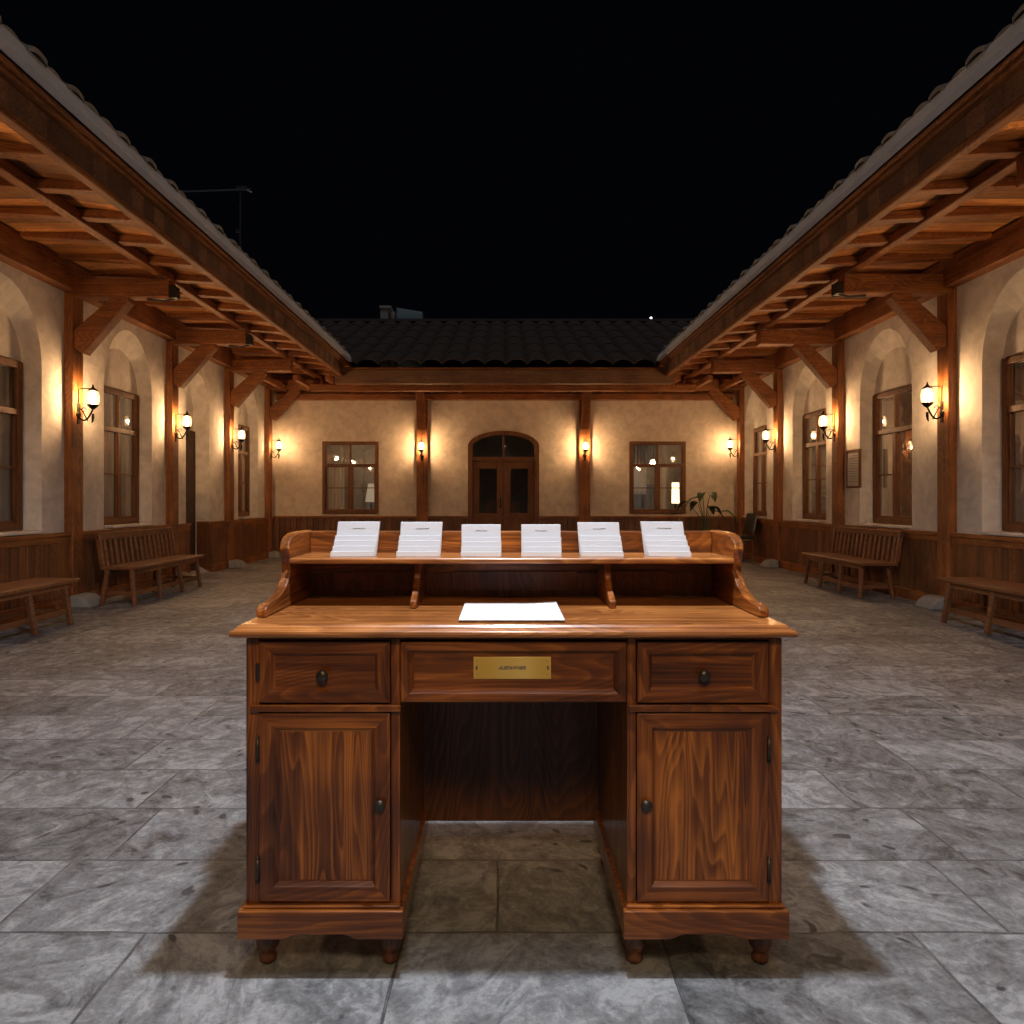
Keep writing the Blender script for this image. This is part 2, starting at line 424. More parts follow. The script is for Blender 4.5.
def window(parent, side, plane, a0, a1, z0, z1, transom, curtains='linen', thin=True, depth=.028):
    """a wooden casement; side 'L','R' (along y) or 'B' (along x)"""
    def P(a, d, z):      # d measured out of the wall towards the court
        return {'L': (plane+d, a, z), 'R': (plane-d, a, z), 'B': (a, plane-d, z)}[side]
    def bx(m, a0_, a1_, d0, d1, z0_, z1_, mi=0):
        p = P(a0_, d0, z0_); q = P(a1_, d1, z1_); m.box(p[0], q[0], p[1], q[1], p[2], q[2], mi)
    root = link('window', None, parent)
    f = MB(); t = .065
    bx(f, a0, a0+t, -.03, depth, z0, z1); bx(f, a1-t, a1, -.03, depth, z0, z1)
    bx(f, a0+t, a1-t, -.03, depth, z1-t, z1); bx(f, a0+t, a1-t, -.03, depth, z0, z0+t)
    build(f, 'frame', frame_z, root, .006)
    s = MB(); c = (a0+a1)/2
    bx(s, a0+t, a1-t, -.028, depth-.006, transom-.03, transom+.03)
    bx(s, c-.03, c+.03, -.026, depth-.009, z0+t, transom-.03)
    bx(s, c-.015, c+.015, -.026, depth-.011, transom+.03, z1-t)
    for (p, q) in ((a0+t, c-.03), (c+.03, a1-t)):     # sash rims
        bx(s, p, p+.022, -.024, depth-.016, z0+t, transom-.03); bx(s, q-.022, q, -.024, depth-.016, z0+t, transom-.03)
        bx(s, p+.022, q-.022, -.024, depth-.016, z0+t, z0+t+.025)
    build(s, 'sash', frame_z, root, .004)
    if thin:
        g = MB(); zm = (z0+t+transom)/2
        for (p, q) in ((a0+t+.022, c-.052), (c+.052, a1-t-.022)): bx(g, p, q, -.004, .008, zm-.008, zm+.008)
        build(g, 'glazing_bar', frame_z, root)
    g = MB(); g.poly([P(a0+t-.01,-.012,z0+t-.01), P(a1-t+.01,-.012,z0+t-.01), P(a1-t+.01,-.012,z1-t+.01), P(a0+t-.01,-.012,z1-t+.01)])
    build(g, 'pane', pane_m, root)
    def drape(u0, u1, zb, zt, mat, d0=-.065, amp=.016, lam=.07):
        m = MB(); k = max(6, int((u1-u0)/.012)); pa = pb = None
        for i in range(k+1):
            u = u0+(u1-u0)*i/k; d = d0 + amp*math.sin(2*PI*u/lam + math.sin(u*9)) 
            a_, b_ = P(u, d, zb), P(u, d+.004, zt)
            if pa: m.poly([pa, a_, b_, pb])
            pa, pb = a_, b_
        build(m, 'curtain', mat, root, smooth=True)
    w_ = a1-a0
    if curtains == 'linen': drape(a0+.03, a1-.03, z0+.03, z1-.03, curtain_m)
    elif curtains == 'gap':
        drape(a0+.03, c+w_*.02, z0+.03, z1-.03, curtain_m); drape(c+w_*.34, a1-.03, z0+.03, z1-.03, curtain_m)
        drape(c+w_*.06, c+w_*.32, z0+.03, transom, curtain_w, -.2, .008)
    elif curtains == 'half':
        drape(c+w_*.12, a1-.03, z0+.03, z1-.03, curtain_m)
    elif curtains == 'parted':
        drape(a0+.03, c-w_*.12, z0+.03, transom, curtain_m); drape(c-w_*.06, c, z0+.03, transom, curtain_w, -.16, .006)
    elif curtains == 'blue_tint':
        drape(a0+.03, c, transom-.01, z1-.03, curtain_b); drape(a0+.05, a0+.34*w_, z0+.4*(transom-z0), transom, curtain_w, -.2, .004)
        drape(a0+.1, c+.02, z0+.1, z0+.62*(transom-z0), curtain_b, -.35, .004)
        drape(c+w_*.05, c+w_*.22, z0+.03, transom, curtain_m, -.3, .01)
    return root

def side_wing(side, X, posts, wins, name, label, door=None):
    sg = -1 if side == 'L' else 1
    root = thing(name, (sg*X, 8.0, 0), label, 'building')
    Y0, Y1 = .6, 13.82
    # plaster wall with arched window niches
    m = MB(); D = .14
    bounds = [Y0] + [p+.1 for p in posts if p > Y0+.3] + [Y1]
    bounds = sorted(set(bounds))
    if bounds[-2] > 13.3: bounds.pop(-2)
    ops = {}
    for wv in wins: ops[wv[0]] = ('w', wv)
    if door: ops[door[0]] = ('d', door)
    for b0, b1 in zip(bounds[:-1], bounds[1:]):
        hit = [o for k, o in ops.items() if b0 < k+.2 < b1]
        if not hit:
            m.poly([(sg*X,b0,0),(sg*X,b1,0),(sg*X,b1,3.5),(sg*X,b0,3.5)]); continue
        kind, wv = hit[0]; a0, a1 = wv[0], wv[1]
        outer = rect_poly(b0, b1, 0, 3.5)
        if kind == 'w':
            zb = .80
            archO = arch_poly(a0-.005, a1+.005, zb, 2.43, .76, .10); archI = arch_poly(a0-.005, a1+.005, zb+.012, 2.47, .50, .01)
            inner = rect_poly(a0+.03, a1-.03, .84, 2.43); depth = D
        else:
            zb = .01
            archO = arch_poly(a0-.3, a1+.005, zb, 2.47, .55, .02); archI = arch_poly(a0-.3, a1+.005, zb+.002, 2.47, .5, .0)
            inner = rect_poly(a0, a1-.01, .03, 2.2); depth = .24
        c = ((a0+a1)/2, 1.7)
        angs = set(round(2*PI*i/72, 6) for i in range(72))
        for pl in (outer, archO, archI, inner):
            for p in (pl if len(pl) < 6 else pl[:3]+pl[-1:]): angs.add(round(math.atan2(p[1]-c[1], p[0]-c[0]) % (2*PI), 6))
        angs = sorted(angs)
        R = [[ray_poly(c, a, pl) for a in angs] for pl in (outer, archO, archI, inner)]
        A = [(sg*X, p[0], p[1]) for p in R[0]]; B = [(sg*X, p[0], p[1]) for p in R[1]]
        C = [(sg*(X+depth), p[0], p[1]) for p in R[2]]; E = [(sg*(X+depth), p[0], p[1]) for p in R[3]]
        G = [(sg*(X+depth+.12), p[0], p[1]) for p in R[3]]
        m.ring(A, B); m.ring(B, C); m.ring(C, E); m.ring(E, G)
    m.poly([(sg*X,Y0,0),(sg*X,Y0,3.5),(sg*(X+1.9),Y0,3.5),(sg*(X+1.9),Y0,0)])
    build(m, 'wall', plaster_m, root)
    rm = MB(); XI = X+1.7     # the room behind, so that the windows look into a space
    rm.poly([(sg*XI,Y0,0),(sg*XI,Y1,0),(sg*XI,Y1,3.5),(sg*XI,Y0,3.5)]); rm.poly([(sg*(X+.3),Y1,0),(sg*XI,Y1,0),(sg*XI,Y1,3.5),(sg*(X+.3),Y1,3.5)])
    rm.poly([(sg*(X+.3),Y0,.1),(sg*XI,Y0,.1),(sg*XI,Y1,.1),(sg*(X+.3),Y1,.1)])
    build(rm, 'room_wall', inner_plaster, root)
    for wv in wins:
        window(root, side, sg*(X+D), wv[0], wv[1], .83, 2.46, 1.97, wv[2])
        s = MB(); s.box(sg*(X-.075), sg*(X+D-.004), wv[0]-.04, wv[1]+.04, .792, .822); build(s, 'sill', plaster_m, root, .008)
    if door:
        d = link('door', None, root)
        q = MB(); q.box(sg*(X+.2), sg*(X+.30), door[0]+.004, door[1]-.004, .03, 2.18); build(q, 'door_leaf', dark_door_m, d, .004)
        q = MB()
        for z0, z1 in ((.2,.95),(1.1,2.05)): q.box(sg*(X+.185), sg*(X+.2-.002), door[0]+.07, door[1]-.07, z0, z1)
        build(q, 'door_panel', dark_door_m, d, .006)
        q = MB(); q.tube([(sg*(X+.16), door[0]+.08, 1.02), (sg*(X+.16), door[0]+.17, 1.02)], .01); build(q, 'handle', iron_m, d)
    # wainscot: boards on a dark backing, capped
    m = MB(); cp = MB()
    segs = []
    prev = Y0
    if door:
        segs = [(Y0, door[0]-.3), (door[1]+.03, Y1-.02)]
    else: segs = [(Y0, Y1-.02)]
    for s0, s1 in segs:
        y = s0
        while y < s1-.02:
            e = min(y+.104, s1); m.box(sg*(X-.045), sg*(X-.012), y, e, .12, .745); y += .11
        cp.box(sg*(X-.075), sg*(X-.01), s0, s1, .745, .785); cp.box(sg*(X-.062), sg*(X-.01), s0, s1, .0, .118)
        cp.box(sg*(X-.058), sg*(X-.046), s0, s1, .68, .744)
        m.box(sg*(X-.012), sg*(X-.002), s0, s1, .01, .75)
    if door:
        m.box(sg*(X-.04), sg*(X+.19), door[1]+.006, door[1]+.028, .01, .744); cp.box(sg*(X-.01), sg*(X+.19), door[1]-.0, door[1]+.03, .746, .786)
    build(m, 'wainscot', wain_z, root, .004); build(cp, 'wainscot_rail', beam_y, root, .006)
    # wall plate, purlin, eave beam
    XE = 2.72 if side == 'L' else 2.76
    YE = 11.92
    m = MB(); m.box(sg*(X-.13), sg*(X+.05), Y0, Y1, 3.29, 3.575); build(m, 'wall_plate', beam_y, root, .012)
    m = MB(); m.box(sg*(3.55), sg*(3.65), Y0, Y1, 3.465, 3.555); build(m, 'purlin', beam_y, root, .012)
    m = MB(); m.box(sg*(XE), sg*(XE+.075), Y0, YE, 3.225, 3.40); build(m, 'eave_beam', beam_y, root, .01)
    m = MB(); m.box(sg*(XE-.012), sg*(XE-.002), Y0, YE+.01, 3.265, 3.405); build(m, 'fascia_board', fascia_y, root, .002)
    m = MB(); m.box(sg*(XE-.06), sg*(XE+.12), Y0, YE+.02, 3.407, 3.455); m.box(sg*(XE-.09), sg*(XE-.06), Y0, YE+.02, 3.43, 3.466); m.box(sg*(XE-.055), sg*(XE+.1), Y0, YE+.015, 3.457, 3.50)
    build(m, 'eave_moulding', beam_y, root, .01)
    m = MB(); m.prism([(sg*(XE-.165),3.470),(sg*(XE-.105),3.600),(sg*(XE-.095),3.600),(sg*(XE-.10),3.470)], Y0, YE+.03, 'y'); build(m, 'gutter', gutter_m, root)
    def slope(x): return 3.44 + (x-XE)*(3.56-3.44)/(3.6-XE) if x < 3.6 else 3.56
    y = .9; k = 0
    while y < 13.6:
        m = MB(); x0 = XE+.02 if y < YE-.05 else XE+.1
        a = (sg*x0, y, slope(x0)+.045); b = (sg*(X+.1), y, 3.594)
        m.beam(a, b, .10, .075); build(m, 'rafter', beam_x, root, .006)
        y += .56; k += 1
    m = MB(); t0 = XE-.02
    m.prism([(sg*t0, 3.480),(sg*3.6, 3.588),(sg*(X+.1), 3.588),(sg*(X+.1), 3.65),(sg*t0, 3.532)], Y0, Y1, 'y'); build(m, 'soffit_boards', soffit_x, root)
    # posts with tie beam, brace and stone foot
    for p in posts:
        q = link('post', None, root)
        m = MB(); m.box(sg*(X-.09), sg*(X+.04), p, p+.19, .0, 3.285); build(m, 'shaft', beam_z, q, .012)
        m = MB(); m.box(sg*(3.49), sg*(X-.06), p+.015, p+.175, 3.24, 3.436); build(m, 'tie_beam', beam_x, q, .012)
        m = MB(); m.prism([(sg*(X-.085),2.70),(sg*(X-.085),2.90),(sg*(X-.50),3.262),(sg*(X-.50-.15),3.262),(sg*(X-.50-.15),3.20),(sg*(X-.175),2.65)], p+.025, p+.165, 'y')
        build(m, 'brace', beam_x, q, .01)
        m = MB(); m.prism([(sg*(X-.30),0),(sg*(X-.27),.07),(sg*(X-.2),.12),(sg*(X-.08),.13),(sg*(X-.08),0)], p-.05, p+.24, 'y'); build(m, 'stone_foot', stone_m, q, .02)
    # clay tiles
    def tiles(nm, mat, period, rows, lift):
        t = MB(); ns = 8
        Lr = .38
        for r in range(rows):
            xa = XE-.105 + r*Lr*.93; xb = xa+Lr
            za = 3.612 + (xa-XE)*.42 + .040; zb_ = 3.612 + (xb-XE)*.42
            yend = YE + max(0, xa-XE+.1)
            cnt = int((min(yend, 15.5)-Y0)/period)
            idx = {}
            n0 = len(t.v); tot = cnt*ns+1
            for i in range(tot):
                y = Y0 + i*period/ns; ph = (i % ns)/ns
                jit = .006*math.sin(i//ns*2.7+r*1.3)
                hh = .032*abs(math.sin(PI*ph))**.8 if ph else 0
                for (xx, zz, hs) in ((xa+jit*3, za-.03, 1.0), (xa+jit*3, za, 1.0), (xb, zb_, .9)):
                    t.v.append((sg*xx, y, zz + hh*hs))
            for i in range(tot-1):
                a = n0+i*3; b = a+3
                t.face((a, b, b+1, a+1)); t.face((a+1, b+1, b+2, a+2))
        return build(t, nm, mat, root)
    tiles('roof_tiles', tile_g, .18, 11, .05)
    return root

left = side_wing('L', 4.57, [2.5, 4.65, 7.3, 9.5, 11.5, 13.44],
          [(5.92, 6.84, 'linen'), (8.13, 9.02, 'gap'), (12.2, 12.96, 'linen')], 'courtyard_building',
          'plastered wing with timber eaves on the left, dark narrow door beyond its second bench', door=(10.42, 10.88))
right = side_wing('R', 4.63, [2.4, 4.6, 7.15, 9.5, 11.6, 13.44],
          [(5.72, 6.67, 'linen'), (8.04, 8.99, 'half'), (10.15, 11.1, 'linen'), (12.4, 13.3, 'linen')], 'courtyard_building',
          'plastered wing with timber eaves on the right, framed notice hanging between its windows')

def back_wing():
    root = thing('courtyard_building', (0,14.2,0), 'low tiled wing across the far end with an arched double door', 'building')
    Y = 13.82; s = F/Y
    m = MB()
    ops = [(-3.56,-2.45,.85,2.27), (2.49,3.60,.85,2.27)]
    dx0, dx1 = -.69, .71
    cells = [(-4.7,-1.9,ops[0]), (-1.9,1.9,None), (1.9,4.75,ops[1])]
    for b0, b1, op in cells:
        outer = rect_poly(b0, b1, 0, 3.5)
        if op: inner = rect_poly(op[0]+.03, op[1]-.03, op[2]+.03, op[3]-.03); c = ((op[0]+op[1])/2, 1.6)
        else: inner = arch_poly(dx0+.03, dx1-.03, .01, 2.2, .24); c = (.01, 1.2)
        angs = set(round(2*PI*i/72, 6) for i in range(72))
        for pl in (outer, inner):
            for p in (pl if len(pl) < 6 else pl[:3]+pl[-1:]): angs.add(round(math.atan2(p[1]-c[1], p[0]-c[0]) % (2*PI), 6))
        angs = sorted(angs)
        A = [(p[0], Y, p[1]) for p in (ray_poly(c, a, outer) for a in angs)]; B = [(p[0], Y, p[1]) for p in (ray_poly(c, a, inner) for a in angs)]
        G = [(x, Y+.2, z) for x, _, z in B]
        m.ring(A, B); m.ring(B, G)
    build(m, 'wall', plaster_b, root)
    rm = MB(); rm.poly([(-4.6,16.6,0),(4.6,16.6,0),(4.6,16.6,3.5),(-4.6,16.6,3.5)]); rm.poly([(-4.6,14.1,.02),(4.6,14.1,.02),(4.6,16.6,.02),(-4.6,16.6,.02)])
    rm.poly([(-4.6,14.1,3.2),(4.6,14.1,3.2),(4.6,16.6,3.2),(-4.6,16.6,3.2)])
    for x in (-4.6,-1.6,1.6,4.6): rm.poly([(x,14.1,0),(x,16.6,0),(x,16.6,3.2),(x,14.1,3.2)])
    build(rm, 'room_wall', inner_plaster, root)
    window(root, 'B', Y+.005, *ops[0], 1.80, 'parted'); window(root, 'B', Y+.005, *ops[1], 1.80, 'blue_tint')
    # double door with an arched fanlight
    d = link('door', None, root)
    o = arch_poly(dx0, dx1, .0, 2.18, .30); i_ = arch_poly(dx0+.09, dx1-.09, .0, 2.15, .25)
    fr = MB()
    for y_, seq in ((Y-.05, 1),):
        A = [(p[0], Y-.05, p[1]) for p in o[1:]+o[:1]]; B = [(p[0], Y-.05, p[1]) for p in i_[1:]+i_[:1]]
        for k in range(len(A)-1):
            fr.poly([A[k], A[k+1], B[k+1], B[k]])
            a, b = A[k], A[k+1]; fr.poly([a, b, (b[0],Y+.08,b[2]), (a[0],Y+.08,a[2])])
            a, b = B[k], B[k+1]; fr.poly([a, b, (b[0],Y+.08,b[2]), (a[0],Y+.08,a[2])])
    build(fr, 'door_frame', frame_z, d)
    fl = MB(); fl.box(dx0+.088, dx1-.088, Y-.035, Y+.05, 1.88, 1.97); fl.box(-.006, .026, Y-.02, Y+.03, 1.971, 2.395)
    build(fl, 'transom', frame_z, d, .004)
    for (x0, x1) in ((dx0+.092, .008), (.012, dx1-.092)):
        lf = MB(); z0, z1 = .02, 1.878; st = .13
        lf.box(x0, x0+st, Y-.02, Y+.03, z0, z1); lf.box(x1-st, x1, Y-.02, Y+.03, z0, z1)
        lf.box(x0+st, x1-st, Y-.02, Y+.03, z1-.14, z1); lf.box(x0+st, x1-st, Y-.02, Y+.03, z0, .86); lf.box(x0+st+.04, x1-st-.04, Y-.035, Y-.021, .2, .78)
        L = build(lf, 'door_leaf', frame_z, d, .005)
        g = MB(); g.poly([(x0+st-.01,Y+.01,.85),(x1-st+.01,Y+.01,.85),(x1-st+.01,Y+.01,z1-.13),(x0+st-.01,Y+.01,z1-.13)]); build(g, 'pane', pane_m, L)
    g = MB(); q = arch_poly(dx0+.085, dx1-.085, 1.96, 2.15, .25); g.poly([(p[0], Y+.012, p[1]) for p in q]); build(g, 'pane', pane_m, d)
    h = MB(); h.tube([(-.05,Y-.035,.98),(-.05,Y-.07,1.0),(-.05,Y-.07,1.12),(-.05,Y-.035,1.14)], .012); build(h, 'handle', iron_m, d)
    # wainscot
    m = MB(); cp = MB()
    for x0, x1 in ((-4.5, dx0-.01), (dx1+.01, 4.56)):
        x = x0
        while x < x1-.02: m.box(x, min(x+.104, x1), Y-.045, Y-.012, .12, .765); x += .11
        m.box(x0, x1, Y-.012, Y-.002, .01, .77); cp.box(x0, x1, Y-.07, Y-.008, .765, .805); cp.box(x0, x1, Y-.06, Y-.008, 0, .118)
    build(m, 'wainscot', wain_bz, root, .004); build(cp, 'wainscot_rail', beam_x, root, .006)
    # timbers
    m = MB(); m.box(-4.44, 4.5, Y-.14, Y+.04, 3.08, 3.20); build(m, 'wall_plate', beam_x, root, .01)
    m = MB(); m.box(-4.5, 4.56, Y-.018, Y+.03, 3.204, 3.60); build(m, 'closing_board', beam_x, root)
    m = MB(); m.box(-2.86, 2.9, 11.92, 12.04, 3.10, 3.335); build(m, 'eave_beam', fascia_x, root, .01)
    m = MB(); m.box(-2.90, 2.94, 11.90, 12.1, 3.338, 3.375); build(m, 'eave_moulding', beam_x, root, .008)
    m = MB(); m.box(-3.5, 3.5, 12.7, 12.84, 3.10, 3.22); build(m, 'purlin', beam_x, root, .01)
    x = -4.2
    while x < 4.3:
        m = MB(); m.beam((x,12.05 if abs(x) < 2.8 else 12.3,3.27),(x,Y+.1,3.27), .085, .10); build(m, 'rafter', beam_y, root, .006); x += .56
    m = MB(); m.box(-2.9, 2.94, 12.0, Y+.1, 3.325, 3.336); build(m, 'soffit_boards', soffit_x, root)
    for px in (-1.585, 1.60):
        q = link('post', None, root)
        m = MB(); m.box(px-.11, px+.11, Y-.10, Y+.03, 0, 3.078); build(m, 'shaft', beam_z, q, .012)
        m = MB(); m.box(px-.08, px+.08, 12.72, Y-.02, 3.215, 3.222+.1); build(m, 'tie_beam', beam_y, q, .01)
        m = MB(); m.prism([(Y-.09,2.50),(Y-.09,2.74),(Y-.42,3.215),(Y-.60,3.215),(Y-.16,2.50)], px-.075, px+.075, 'x'); build(m, 'brace', beam_z, q, .01)
        m = MB(); m.box(px-.16, px+.16, Y-.26, Y-.06, 0, .13); build(m, 'stone_foot', stone_m, q, .03)
    # roof
    t = MB(); ns = 10; P_ = .36; Lr = .86
    for r in range(6):
        ya = 11.84 + r*Lr*.93; yb = ya+Lr; za = 3.42+(ya-11.9)*.40+(.03 if r == 0 else .012); zb = 3.42+(yb-11.9)*.40
        n0 = len(t.v); half = 2.75+(ya-11.85)+.5*(r > 0); cnt = int(half/P_)+1; tot = 2*cnt*ns+1
        for i in range(tot):
            x = .05+(-cnt*P_) + i*P_/ns; ph = (i % ns)/ns
            hh = .085*abs(math.sin(PI*ph))**.7 if ph else 0
            j = .012*math.sin((i//ns)*3.1+r*1.7)
            for yy, zz, k in ((ya+j, za-.02, 1), (ya+j, za, 1), (yb, zb, .96)): t.v.append((x, yy, zz+hh*k))
        for i in range(tot-1):
            a = n0+i*3; b = a+3
            t.face((a,b,b+1,a+1)); t.face((a+1,b+1,b+2,a+2))
    build(t, 'roof_tiles', tile_m, root)
    m = MB(); m.tube([(-7.2,16.55,5.30),(7.2,16.55,5.30)], .10, 10); m.poly([(-7.2,16.6,5.25),(7.2,16.6,5.25),(7.2,21,3.4),(-7.2,21,3.4)])
    build(m, 'ridge', tile_m, root)
    return root
back = back_wing()

# ------------------------------------------------------------------ wall lamps
def make_lamp():
    r = thing('wall_lamp', (0,0,0), 'x', 'wall lamp', 'lit iron wall lamps on the posts')
    # local: wall plane at x=0, lamp stands out along +x
    m = MB(); m.lathe([(.001,0),(.036,.0),(.04,.008),(.03,.016),(.014,.022),(.001,.024)], (0,0,-.17), 14, 'x'); m.box(-.002,.012,-.022,.022,-.27,-.05)
    build(m, 'backplate', iron_m, r, .002)
    m = MB(); pts = []
    for i in range(15):
        t = i/14; pts.append((.01+.145*t, 0, -.2-.045*math.sin(PI*t)+.09*t*t))
    m.tube(pts, .009, 7)
    cur = [(.055+.028*math.cos(a)*(1-a/9), 0, -.12+.028*math.sin(a)*(1-a/9)) for a in [i*.5 for i in range(13)]]; m.tube(cur, .005, 6)
    m.tube([(.01,0,-.1),(.03,0,-.115),(.055,0,-.15),(.08,0,-.2),(.1,0,-.235)], .006, 6)
    m.tube([(.155,0,-.16),(.155,0,-.2),(.15,0,-.24),(.14,0,-.26)], [.012,.014,.009,.002], 8)
    build(m, 'bracket', iron_m, r, smooth=True)
    m = MB(); m.lathe([(.012,-.115),(.035,-.095),(.056,-.070),(.055,-.064),(.018,-.066)], (.155,0,0), 16); build(m, 'gallery', iron_m, r, smooth=True)
    m = MB()
    prof = [(.046,-.064),(.056,-.045),(.061,-.01),(.060,.03),(.050,.065),(.042,.078)]
    n0 = len(m.v); seg = 18
    for (rr, h) in prof:
        for k in range(seg): m.v.append((.155+rr*math.cos(2*PI*k/seg), rr*math.sin(2*PI*k/seg), h))
    for i in range(len(prof)-1):
        for k in range(seg): m.face((n0+i*seg+k, n0+i*seg+(k+1)%seg, n0+(i+1)*seg+(k+1)%seg, n0+(i+1)*seg+k))
    build(m, 'globe', globe_m, r, smooth=True)
    m = MB(); m.lathe([(.001,.079),(.050,.079),(.052,.084),(.034,.10),(.012,.118),(.004,.15)], (.155,0,0), 12)
    m.tube([(.006,0,-.1),(.004,0,.1),(.03,0,.105),(.13,0,.105)], .0055, 6)
    build(m, 'cap', iron_m, r, smooth=True)
    m = MB(); m.lathe([(.001,-.032),(.018,-.028),(.029,-.014),(.033,.002),(.029,.018),(.018,.030),(.001,.034)], (.155,0,0), 10); build(m, 'bulb', bulb_m, r, smooth=True)
    return r
proto = make_lamp(); first = True
lamp_labels = {
 ('L',0): 'lit wall lamp on the near left post outside the picture edge', 
}
spots = []
for k, (y, lab) in enumerate([(2.5,'lit wall lamp on the left post nearest the camera, outside the picture'),(4.65,'lit wall lamp on the second left post, just outside the picture'),
        (7.3,'lit wall lamp nearest the camera on the left, beside the leftmost whole window'),(9.5,'lit wall lamp on the left, beside the narrow dark door'),
        (11.5,'lit wall lamp on the left, third from the camera, over the far left window edge'),(13.44,'lit wall lamp on the post in the far left corner')]):
    spots.append((-(4.57-.09), y+.095, 2.19 if y < 13 else 2.17, 0, lab))
for k, (y, lab) in enumerate([(2.4,'lit wall lamp on the right post nearest the camera, outside the picture'),(4.6,'lit wall lamp on the second right post, just outside the picture'),
        (7.15,'lit wall lamp nearest the camera on the right, above the backless bench'),(9.5,'lit wall lamp on the right post next to the framed notice'),
        (11.6,'lit wall lamp on the right, third from the camera, between two far windows'),(13.44,'lit wall lamp on the far right corner post above the potted plant')]):
    spots.append(((4.63-.09), y+.095, 2.19, PI, lab))
spots.append((-1.585, 13.72, 2.16, -PI/2, 'lit wall lamp on the far wall post left of the arched door'))
spots.append((1.60, 13.72, 2.16, -PI/2, 'lit wall lamp on the far wall post right of the arched door'))
for i, (x, y, z, rz, lab) in enumerate(spots):
    o = proto if i == 0 else copy_tree(proto)
    o.location = (x, y, z); o.rotation_euler = (0,0,rz); o['label'] = lab
    if 'corner' in lab:
        for ch in o.children:
            if ch.name.startswith('bulb'):
                ch.data = ch.data.copy(); ch.data.materials[0] = bulb_dim

# small black fixtures on the tie beam ends
def make_fixture():
    r = thing('spotlight', (0,0,0), 'x', 'spotlight', 'black spotlights on the tie beam ends')
    m = MB(); m.box(-.043,.022,-.05,.05,-.12,.0); m.box(-.048,.028,-.058,-.05,-.126,.006); build(m, 'housing', black_m, r, .012)
    m = MB(); m.tube([(-.30,.0,-.13),(-.12,.01,-.145),(-.02,.01,-.115)], .012, 7); build(m, 'cable', black_m, r)
    return r
fx = make_fixture()
for i, (x, y, z, rz, lab) in enumerate([(-3.445,7.38,3.36,0,'small unlit black spotlight on the nearest left tie beam end'),(-3.445,9.58,3.36,0,'small unlit black spotlight on the second left tie beam end'),
                                  (3.445,7.24,3.36,PI,'small unlit black spotlight on the nearest right tie beam end')]):
    o = fx if i == 0 else copy_tree(fx)
    o.location = (x,y,z); o.rotation_euler = (0,0,rz); o['label'] = lab

# ------------------------------------------------------------------ benches
def make_bench(x_front, x_back, y0, y1, legs, backrest, label, sg):
    """x_front nearer the court; both given as distances from the axis"""
    r = thing('bench', (sg*(x_front+x_back)/2, (y0+y1)/2, 0), label, 'bench', 'wooden benches along the walls')
    zt = .41
    m = MB(); m.box(sg*x_front, sg*x_back, y0, y1, zt-.035, zt); build(m, 'seat', bench_y, r, .008)
    m = MB(); m.box(sg*(x_front+.045), sg*(x_front+.065), y0+.08, y1-.08, zt-.085, zt-.036); m.box(sg*(x_back-.065), sg*(x_back-.045), y0+.08, y1-.08, zt-.085, zt-.036); build(m, 'apron', bench_y, r, .004)
    for y in legs:
        for (xt, xb) in ((x_front+.065, x_front+.02), (x_back-.065, x_back-.02)):
            m = MB(); sp = -.035 if y < (y0+y1)/2 else .035
            m.beam((sg*xb, y+sp, 0), (sg*xt, y, zt-.037), .036, .042, (0,1,0), 0, .042, .05); build(m, 'leg', bench_y, r, .006)
    m = MB(); m.box(sg*(x_front+.035), sg*(x_front+.055), legs[0], legs[-1], .10, .15); m.box(sg*(x_back-.055), sg*(x_back-.035), legs[0], legs[-1], .10, .15)
    for y in (legs[0], legs[-1]): m.box(sg*(x_front+.056), sg*(x_back-.056), y-.012, y+.012, .105, .145)
    build(m, 'stretcher', bench_y, r, .004)
    if backrest:
        b = link('backrest', None, r)
        m = MB(); m.beam((sg*(x_back-.01), y0+.03, zt+.002),(sg*(x_back+.04), y0+.03, .74), .045,.04,(0,1,0)); m.beam((sg*(x_back-.01), y1-.03, zt+.002),(sg*(x_back+.04), y1-.03, .74), .045,.04,(0,1,0))
        m.beam((sg*(x_back+.035), y0+.01,.73),(sg*(x_back+.035), y1-.01,.73), .03,.075); build(m, 'rail', bench_y, b, .006)
        y = y0+.12
        while y < y1-.06:
            m = MB(); m.beam((sg*(x_back-.012), y, zt+.002),(sg*(x_back+.03), y,.70), .014,.05,(0,1,0)); build(m, 'slat', bench_y, b); y += .105
    return r
make_bench(3.86, 4.28, 4.2, 6.4, [4.4, 5.1, 5.78, 6.26], False, 'backless wooden bench cut off by the left edge of the picture', -1)
make_bench(3.88, 4.27, 7.43, 9.12, [7.46, 8.02, 8.5, 9.0], True, 'slat-backed wooden bench between the first two posts on the left', -1)
make_bench(4.0, 4.42, 4.2, 6.48, [4.4, 5.1, 5.79, 6.36], False, 'backless wooden bench cut off by the right edge of the picture', 1)
make_bench(4.04, 4.46, 7.9, 9.5, [8.02, 8.5, 8.95, 9.38], True, 'slat-backed wooden bench under the framed notice on the right', 1)

# ------------------------------------------------------------------ notice, plant, chair, roof things
r = thing('framed_notice', (4.625,9.23,1.53), 'framed printed notice on plaster between a window and the second right post', 'framed notice')
m = MB()
for q in ((9.05,9.075,1.28,1.78),(9.385,9.41,1.28,1.78),(9.075,9.385,1.755,1.78),(9.075,9.385,1.28,1.305)): m.box(4.60,4.628,*q)
build(m, 'frame', frame_z, r, .003)
m = MB(); m.box(4.612,4.62,9.076,9.384,1.306,1.754); sh = build(m, 'sheet', print_m, r)
m = MB()
for i in range(11):
    z = 1.70-i*.034; m.box(4.6105,4.6115,9.11,9.34-random.random()*.06,z,z+.007)
build(m, 'writing', ink_m, sh)

